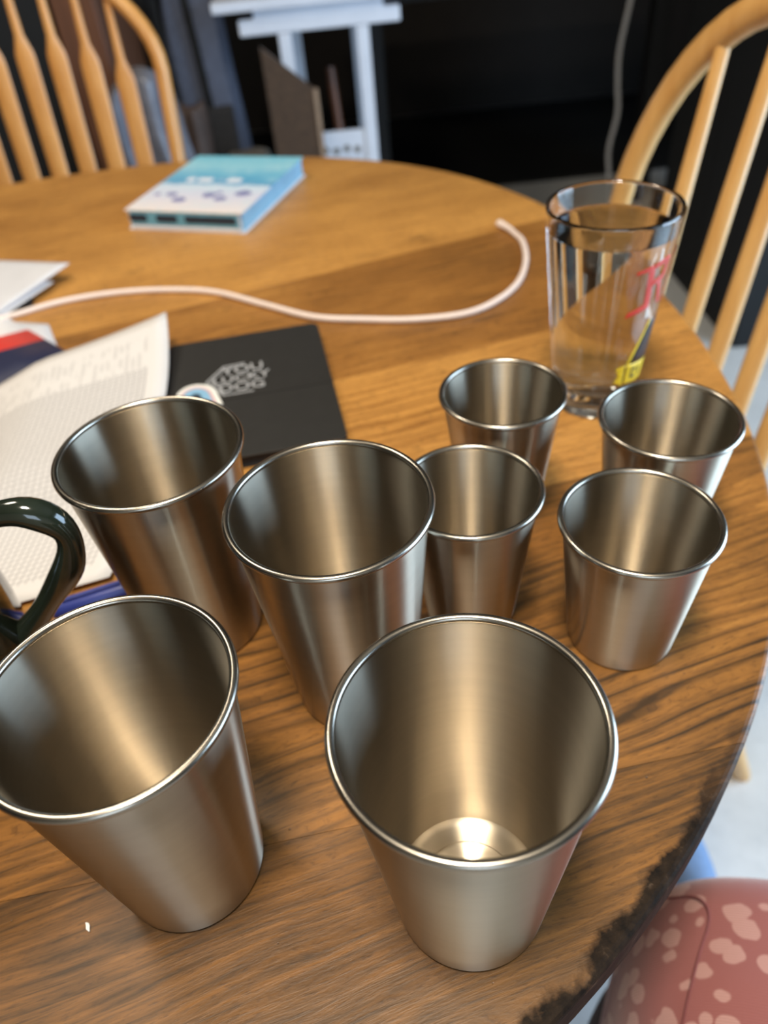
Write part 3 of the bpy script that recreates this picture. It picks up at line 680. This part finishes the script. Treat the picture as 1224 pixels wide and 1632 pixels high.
# ------------------------------------------------------------------ chairs
def make_chair(name, label, loc, rz, mat, hw, top, belly, flat, us, recl, back_y, spw):
    """local: +y to the back, x across, floor at 0"""
    root = tag(empty(name, loc, rz), label, 'chair')
    SH = 0.44
    pts = []
    for k in range(40):
        a = 2*PI*k/40; c, s = math.cos(a), math.sin(a); e = 0.62
        pts.append((0.215*math.copysign(abs(c)**e, c)*(1.0-0.06*s), 0.205*math.copysign(abs(s)**e, s)))
    slab('seat', pts, SH-0.036, SH, mat, root, bevel=0.010, seg=3)
    def byz(z): return back_y+(z-SH)*math.tan(recl)
    # bow
    bp = []
    for k in range(0, 4): z = SH-0.012+(belly-SH+0.012)*k/4; bp.append((hw-0.028*(1-k/4)**1.5, z))
    for k in range(0, 25): a = PI*k/24; bp.append((hw*math.cos(a), belly+(top-belly)*math.sin(a)))
    for k in range(3, -1, -1): z = SH-0.012+(belly-SH+0.012)*k/4; bp.append((-(hw-0.028*(1-k/4)**1.5), z))
    path = [(x, byz(z), z) for x, z in bp]
    rad = (0.0135, 0.0115) if flat else (0.013, 0.016)
    V, F = tube(path, [rad]*len(path), 12, ref=(0, 1, 0)); mesh('bow', V, F, mat, root)
    for u0, u1 in us:
        zt = belly+(top-belly)*math.sqrt(max(0.0, 1-(u1/hw)**2))-0.004
        z0 = SH-0.012; sp = []; rd = []
        if flat:
            L = zt-z0
            stops = [(0.0, 0.0090, 0.0060), (0.08, 0.0122, 0.0050), ((L-0.125)*0.6, 0.0140, 0.0046), (L-0.116, 0.0146, 0.0046), (L-0.106, 0.0138, 0.0048), (L-0.084, 0.0070, 0.0056), (L-0.04, 0.0060, 0.0056), (L, 0.0052, 0.0052)]
        else:
            stops = [(0.0, 0.0085, 0.0085), (0.12, 0.0100, 0.0100), (0.3, spw, spw), (zt-z0, 0.0072, 0.0072)]
        for s, a, b in stops:
            f = s/(zt-z0); sp.append((u0+(u1-u0)*f, byz(z0+s), z0+s)); rd.append((a, b))
        V, F = tube(sp, rd, 10, ref=(1, 0, 0)); mesh('spindle', V, F, mat, root)
    ft = {}
    for sx in (-1, 1):
        for sy in (-1, 1):
            a = Vector((sx*0.145, sy*0.135, SH-0.034)); b = Vector((sx*(0.205 if sy < 0 else 0.165), sy*(0.185 if sy < 0 else 0.300), 0.0))
            stops = [(0, 0.013), (0.12, 0.016), (0.3, 0.0175), (0.33, 0.013), (0.36, 0.018), (0.6, 0.019), (0.8, 0.016), (0.97, 0.013), (1.0, 0.012)]
            V, F = tube([a.lerp(b, s) for s, _ in stops], [r for _, r in stops], 14); V = [Vector((v[0], v[1], max(v[2], 0.0005))) for v in V]
            mesh('leg', V, F, mat, root); ft[sx, sy] = (a, b)
    for sx in (-1, 1):
        p = ft[sx, -1][0].lerp(ft[sx, -1][1], 0.55); q = ft[sx, 1][0].lerp(ft[sx, 1][1], 0.55)
        V, F = tube([p, p.lerp(q, 0.5), q], [0.008, 0.012, 0.008], 10); mesh('stretcher', V, F, mat, root); ft[sx] = p.lerp(q, 0.5)
    V, F = tube([ft[-1], ft[-1].lerp(ft[1], 0.5), ft[1]], [0.008, 0.012, 0.008], 10); mesh('stretcher', V, F, mat, root)
    return root
r10 = math.radians(10)
# left: arrow-back chair beyond the table; right: hoop-back chair pushed up to the rim
make_chair('windsor_chair', 'honey oak chair with flat arrow-shaped spindles beyond the blue book', (-0.470, 1.16, 0), 0.0, M_OAK, 0.200, TZ+0.235, TZ+0.085, True,
           [(k*0.047, k*0.047) for k in range(-3, 4)], math.radians(8), 0.145, 0.009)
a_ = math.radians(100-90)
nh = Vector((math.cos(a_), math.sin(a_), 0))
P0 = Vector((-0.32, 0.58, 0))+nh*0.69
make_chair('hoop_back_chair', 'light wooden hoop-back chair with round spindles behind the water glass', (P0.x-nh.x*0.20, P0.y-nh.y*0.20, 0), math.radians(10-90), M_OAK2, 0.212, TZ+0.205, TZ-0.03, False,
           [(-0.070, -0.112), (-0.003, -0.037), (0.058, 0.013), (0.112, 0.063), (0.160, 0.115)], r10, 0.145, 0.0095)

# ------------------------------------------------------------------ white desk and the clutter beyond the table
desk = tag(empty('white_desk', (-0.03, 2.1, 0)), 'white desk with slim legs and a perforated lower panel in the dark background', 'desk')
box('desk_top', (0.02, 0.30, 0.813), (0.52, 0.68, 0.022), M_WHITE, desk, bevel=0.003)
box('rail', (0.0, 0.0, 0.766), (0.375, 0.03, 0.032), M_WHITE, desk, bevel=0.003)
box('rail', (0.0, 0.58, 0.766), (0.375, 0.03, 0.032), M_WHITE, desk, bevel=0.003)
for x in (-0.085, 0.098):
    for y in (0.0, 0.58):
        box('leg', (x, y, 0.3745), (0.030, 0.028, 0.749), M_WHITE, desk, bevel=0.002)
for y in (0.0, 0.58): box('riser', (0.0, y, 0.793), (0.30, 0.025, 0.022), M_WHITE, desk)
pb = box('lower_panel', (0.006, -0.004, 0.455), (0.153, 0.010, 0.14), M_WHITE, desk)
for i in range(5):
    for j in range(3):
        V, F = lathe([(0, 0), (0.0085, 0), (0.0085, 0.0012), (0, 0.0012)], 16)
        mesh('panel_hole', V, F, M_TAUPE, pb, loc=(-0.048+i*0.027, -0.0091, 0.415+j*0.032+ (0.004 if i % 2 else 0)), rot=(PI/2, 0, 0))
box('drawer_unit', (0.0, 0.29, 0.84), (0.42, 0.30, 0.03), M_TAUPE, desk)
# board leaning against the desk
bd = tag(empty('brown_board', (-0.155, 1.98, 0)), 'brown wooden board leaning against the white desk', 'board')
slab('panel', [(0, 0.0), (0.098, 0.0), (0.098, 0.655), (-0.012, 0.745), (-0.012, 0.0)], -0.004, 0.004, M_BOARD, bd).rotation_euler = (PI/2, 0, math.radians(-8))
box('edge', (0.100, -0.014, 0.328), (0.010, 0.014, 0.652), M_BOARDEDGE, bd)
# stick inside the desk frame
V, F = tube([(0.01, 2.28, 0.05), (-0.02, 2.34, 0.62)], 0.012, 10); tag(mesh('wooden_stick', V, F, M_CARDB), 'dark wooden stick leaning under the white desk', 'stick')
# bag and things piled up left of the board
def soft_box(name, c, s, mat, label, cat, seedv, rough=0.02, rz=0.0, taper=0.85, sub=2, parent=None, loc=None):
    bm = bmesh.new(); bmesh.ops.create_cube(bm, size=1.0)
    bmesh.ops.subdivide_edges(bm, edges=bm.edges[:], cuts=5, use_grid_fill=True)
    rnd = random.Random(seedv)
    ph = [rnd.uniform(0, 6) for _ in range(6)]
    for v in bm.verts:
        p = v.co; k = 1-(1-taper)*(p.z+0.5)
        d = Vector((math.sin(9*p.z+ph[0])+math.sin(13*p.y+ph[1]), math.sin(11*p.z+ph[2])+math.sin(9*p.x+ph[3]), 0.6*math.sin(8*p.x+ph[4])+0.6*math.sin(9*p.y+ph[5])))*rough
        l = max(abs(p.x), abs(p.y)); rr = math.hypot(p.x, p.y); q = 1.0
        if rr > 0.52: q = 0.52/rr*0.35+0.65
        v.co = Vector((p.x*k*q*s[0], p.y*k*q*s[1], (p.z+0.5)*s[2]))
        if p.z > -0.49: v.co += d
    bmesh.ops.rotate(bm, cent=(0, 0, 0), matrix=Matrix.Rotation(rz, 3, 'Z'), verts=bm.verts[:])
    o = from_bm(name, bm, mat, parent, loc if loc else c, True)
    sm = o.modifiers.new('sub', 'SUBSURF'); sm.levels = sub; sm.render_levels = sub
    if label: tag(o, label, cat)
    return o
tote = tag(empty('tote_bag', (-0.345, 2.30, 0.0)), 'blue grey cloth bag with dark straps left of the white desk', 'bag')
soft_box('bag_body', None, (0.17, 0.16, 0.84), M_BLUEGREY, None, None, 3, 0.006, 0, 0.8, parent=tote, loc=(0, 0, 0))
for x in (-0.065, 0.012):
    V, F = tube(catmull([(x, -0.085, 0.30), (x-0.004, -0.083, 0.5), (x-0.012, -0.080, 0.70), (x-0.02, -0.072, 0.86), (x-0.015, -0.02, 0.95)], 5), [(0.002, 0.010)]*21, 8, ref=(0, 1, 0)); mesh('strap', V, F, M_BLACKM, tote)
box('pocket', (0.028, -0.078, 0.50), (0.07, 0.03, 0.16), M_DGREY, tote, bevel=0.006)
soft_box('charcoal_backpack', (-0.56, 2.52, 0.0), (0.19, 0.22, 0.86), M_DGREY, 'charcoal backpack standing between the oak chair and blue grey bag', 'bag', 11, 0.012, 0.2, 0.7)
soft_box('leather_bag', (-0.385, 2.07, 0.0), (0.12, 0.14, 0.62), M_BROWNF, 'dark brown leather bag beside the oak chair', 'bag', 5, 0.012, -0.2, 0.7)
soft_box('canvas_pouch', (-0.245, 2.08, 0.0), (0.12, 0.12, 0.50), M_TAUPE, 'taupe canvas pouch in front of the blue grey bag', 'bag', 8, 0.006, 0.1, 0.95)
soft_box('plastic_bag', (-0.395, 1.80, 0.0), (0.16, 0.15, 0.74), M_PLASTIC, 'crinkled pale plastic bag behind the oak chair', 'bag', 21, 0.022, 0.3, 0.75, 2)
# cabinet panels behind the oak chair
cb = tag(empty('tall_cupboard', (-0.520, 2.05, 0)), 'brown wooden cupboard side seen between the oak chair spindles', 'cupboard')
box('side', (0, 0, 0.85), (0.09, 0.34, 1.6985), M_CARDB, cb, bevel=0.004)
box('door', (0, -0.172, 0.85), (0.080, 0.006, 1.62), M_CARDB, cb)
bs = tag(empty('black_cabinet', (-0.890, 2.05, 0)), 'tall black cabinet behind the oak chair at far left', 'cabinet')
box('body', (0, 0, 0.90), (0.64, 0.34, 1.798), M_BLACKM, bs, bevel=0.004)
for sx in (-1, 1): box('door', (sx*0.158, -0.176, 0.90), (0.308, 0.010, 1.76), M_BLACKM, bs)
tag(slab('far_floor_shade', rrect(-1.3, 3.08, 2.05, 4.15, 0.03), 0.0, 0.012, M_BLACKM, bevel=0.003), 'black sheet added to darken the floor at the far end of the room', 'shade_sheet')  # added black sheet, stands for the darkness of the far floor
# dark desk and black cabinet to the right
dd = tag(empty('black_desk', (0.42, 3.0, 0)), 'black desk barely visible in the dark behind the table', 'desk')
box('desk_top', (0.16, 0, 0.71), (1.1, 0.6, 0.03), M_BLACK, dd, bevel=0.004)
for x in (-0.3, 0.62): box('leg', (x, -0.2, 0.347), (0.06, 0.06, 0.694), M_BLACK, dd)
bc = tag(empty('black_sideboard', (1.20, 2.02, 0), math.radians(-72+90-18)), 'black sideboard on the floor behind the hoop-back chair', 'cabinet')
box('body', (0, 0, 0.60), (0.50, 0.60, 1.198), M_BLACKM, bc, bevel=0.006)
for sy in (-1, 1): box('door', (-0.254, sy*0.148, 0.62), (0.008, 0.29, 1.1), M_BLACKM, bc)

# ------------------------------------------------------------------ sitter's lap at the near right, shoe on the floor
def knit():
    t = NT('spotted_rib_knit'); o = t.obj()
    nz = t.n('ShaderNodeTexNoise'); nz.inputs['Scale'].default_value = 45; t.l(o, nz.inputs['Vector'])
    wv = t.n('ShaderNodeVectorMath', operation='MULTIPLY_ADD'); t.l(nz.outputs['Color'], wv.inputs[0]); wv.inputs[1].default_value = (0.014, 0.014, 0.014); t.l(o, wv.inputs[2])
    vo = t.n('ShaderNodeTexVoronoi', feature='F1'); vo.inputs['Scale'].default_value = 62; vo.inputs['Randomness'].default_value = 0.8; t.l(t.map(wv.outputs[0], scale=(1, 1, 0.7)), vo.inputs['Vector'])
    sp = t.ramp(vo.outputs['Distance'], [(0.395, (1,)*3), (0.43, (0,)*3)])
    rib = t.n('ShaderNodeTexWave', wave_type='BANDS', bands_direction='Y'); rib.inputs['Scale'].default_value = 210; t.l(o, rib.inputs['Vector'])
    c = t.mix(sp, s2l((166, 102, 99)), s2l((208, 160, 153)))
    c = t.mix(t.math('MULTIPLY', rib.outputs['Fac'], 0.35), c, s2l((124, 66, 64)))
    t.col(c); t.set(Roughness=0.85, Sheen_Weight=0.3); t.bump(rib.outputs['Fac'], 0.4, 0.0006); return t.m
M_KNIT = knit()
PVX, PVY, PVA = 0.16, 0.10, math.radians(-20)      # knees; the sitter faces the table
LYC = 0.0056
def leg_path(sy):
    y = LYC+sy
    return [(0.46, y*1.2, TZ-0.23), (0.26, y, TZ-0.226), (0.10, y, TZ-0.224), (0.030, y, TZ-0.230), (-0.008, y, TZ-0.30), (-0.026, y, TZ-0.40), (-0.030, y, 0.16), (-0.030, y, 0.055), (-0.075, y, 0.035), (-0.16, y, 0.028)]
# body: one continuous skinned figure from the waist down
bv = []; be = []; br = []
def addv(p, r): bv.append(p); br.append(r); return len(bv)-1
pel = addv((0.50, LYC, TZ-0.20), (0.12, 0.14))
tor = addv((0.54, LYC, TZ-0.02), (0.10, 0.13)); be.append((pel, tor)); wa = addv((0.55, LYC, TZ+0.10), (0.09, 0.12)); be.append((tor, wa))
for sy in (-0.058, 0.058):
    pr = pel; rads = [0.066, 0.060, 0.050, 0.044, 0.040, 0.040, 0.034, 0.034, 0.032, 0.024]
    for p, r in zip(leg_path(sy), rads):
        k = addv(p, (r, r)); be.append((pr, k)); pr = k
me = bpy.data.meshes.new('person'); me.from_pydata(bv, be, []); me.materials.append(M_TIGHTS)
person = link(bpy.data.objects.new('person', me)); tag(person, 'seated person in spotted dusty red skirt, lap showing beside the table rim', 'person')
person.location = (PVX, PVY, 0); person.rotation_euler = (0, 0, PVA)
sk = person.modifiers.new('skin', 'SKIN'); sk.use_smooth_shade = True
lay = me.skin_vertices[0].data if me.skin_vertices else me.skin_vertices.new().data
for i, r in enumerate(br): lay[i].radius = r; lay[i].use_root = (i == 0)
ss = person.modifiers.new('sub', 'SUBSURF'); ss.levels = 2; ss.render_levels = 2
# skirt: loft of rounded sections along the lap, folding sharply down over the knees
secs = [  # centre x, z (relative to the table), tilt of the section, half width, half thickness
 (0.58, -0.10, -70, 0.135, 0.125), (0.50, -0.19, -30, 0.150, 0.125), (0.36, -0.228, 0, 0.140, 0.088), (0.24, -0.228, 0, 0.126, 0.082), (0.14, -0.228, 0, 0.116, 0.078), (0.07, -0.228, 2, 0.112, 0.077), (0.034, -0.229, 8, 0.110, 0.076),
 (0.014, -0.236, 30, 0.109, 0.075), (0.004, -0.250, 56, 0.109, 0.068), (-0.004, -0.272, 76, 0.109, 0.058), (-0.008, -0.30, 86, 0.108, 0.053), (-0.008, -0.34, 90, 0.108, 0.052), (-0.006, -0.38, 92, 0.108, 0.052), (-0.004, -0.42, 92, 0.109, 0.052)]
V = []; F = []; n = 72
for (cx, cz, tl, hwid, ht) in secs:
    a = math.radians(tl); dn = Vector((-math.sin(a), 0, math.cos(a)))    # 'upper' side of the section
    for j in range(n):
        b = 2*PI*j/n; c, s = math.cos(b), math.sin(b)
        yy = hwid*math.copysign(abs(c)**0.62, c); q = ht*math.copysign(abs(s)**0.55, s)
        if s > 0: q *= 1-0.10*math.exp(-((yy+0.01)/0.02)**2)+0.02*math.sin(yy*70+cx*25)
        V.append(Vector((cx, LYC+yy, TZ+cz))+dn*q)
for i in range(len(secs)-1):
    for j in range(n):
        j2 = (j+1) % n; F.append((i*n+j, i*n+j2, (i+1)*n+j2, (i+1)*n+j))
skirt = mesh('skirt', V, F, M_KNIT, person); sb = skirt.modifiers.new('sub', 'SUBSURF'); sb.levels = 2; sb.render_levels = 2
skirt['label'] = 'dusty red ribbed skirt with pale pink spots'
from mathutils.bvhtree import BVHTree
bvh = BVHTree.FromPolygons([Vector(v) for v in V], F)
sp_ = []
for x, y, _ in catmull([(-0.040, -0.09, 0), (-0.034, -0.04, 0), (-0.0289, 0.005, 0), (-0.0255, 0.0283, 0), (-0.0202, 0.0496, 0), (-0.0146, 0.0687, 0), (-0.0154, 0.0795, 0), (-0.023, 0.0871, 0), (-0.0339, 0.0902, 0)], 6):
    h = bvh.ray_cast(Vector((x, y, TZ)), Vector((0, 0, -1)))
    if h[0] is not None: sp_.append(h[0]+Vector((0, 0, -0.0004)))
if len(sp_) > 3:
    V, F = tube(sp_, 0.0007, 8); mesh('fold_line', V, F, plain('fold_line_red', (126, 70, 69), 0.9, 0.1, 80), person)  # thin darker line laid along the fold of the skirt
seat_o = tag(empty('dining_chair', (PVX+0.50*math.cos(PVA), PVY+0.50*math.sin(PVA), 0), PVA), 'dark wooden chair under the person in the spotted skirt', 'chair')
slab('seat', rrect(-0.20, -0.21, 0.20, 0.21, 0.06), 0.385, 0.42, M_DARKWOOD, seat_o, bevel=0.008)
for sx in (-1, 1):
    for sy in (-1, 1):
        V, F = tube([(sx*0.15, sy*0.16, 0.386), (sx*0.18, sy*0.19, 0.0005)], [0.018, 0.013], 12); mesh('leg', V, F, M_DARKWOOD, seat_o)
for sy in (-1, 1):
    V, F = tube([(0.17, sy*0.17, 0.41), (0.24, sy*0.17, 0.90)], [0.016, 0.013], 12); mesh('back_post', V, F, M_DARKWOOD, seat_o)
for z in (0.62, 0.84): box('back_rail', (0.17+(z-0.41)/7, 0, z), (0.018, 0.32, 0.06), M_DARKWOOD, seat_o, bevel=0.004)
# shoe
sh = tag(empty('canvas_shoe', (0.338, 0.452, 0), math.radians(5)), 'light blue and black shoe lying on the pale floor beneath the table', 'shoe')
so = [(0.038*math.cos(2*PI*k/28)*(1-0.12*math.sin(2*PI*k/28)), 0.125*math.sin(2*PI*k/28)) for k in range(28)]
slab('sole', so, 0.0, 0.022, M_SHOEK, sh, bevel=0.003)
V = []; F = []; n = 28
for i, (k, z) in enumerate(((0.97, 0.020), (1.0, 0.03), (0.97, 0.045), (0.85, 0.062), (0.6, 0.075), (0.3, 0.080))):
    for (x, y) in so: V.append((x*k, y*(k*0.9+0.1)-0.01*(1-k), z))
for i in range(5):
    for j in range(n): F.append((i*n+j, i*n+(j+1) % n, (i+1)*n+(j+1) % n, (i+1)*n+j))
F.append(tuple(5*n+j for j in range(n)))
mesh('upper', V, F, M_SHOEB, sh)
# crumb on the table
cr = [(0.0009*math.cos(2*PI*k/9)*(1+0.35*math.sin(3*k)), 0.0022*math.sin(2*PI*k/9)*(1+0.2*math.cos(2*k))) for k in range(9)]
tag(slab('crumb', cr, 0.0, 0.0011, M_STW, None, loc=(-0.1420, 0.1345, TZ), bevel=0.0003, rz=0.5), 'tiny white crumb on the wood in front of the near left cup', 'crumb')
bpy.context.view_layer.update()
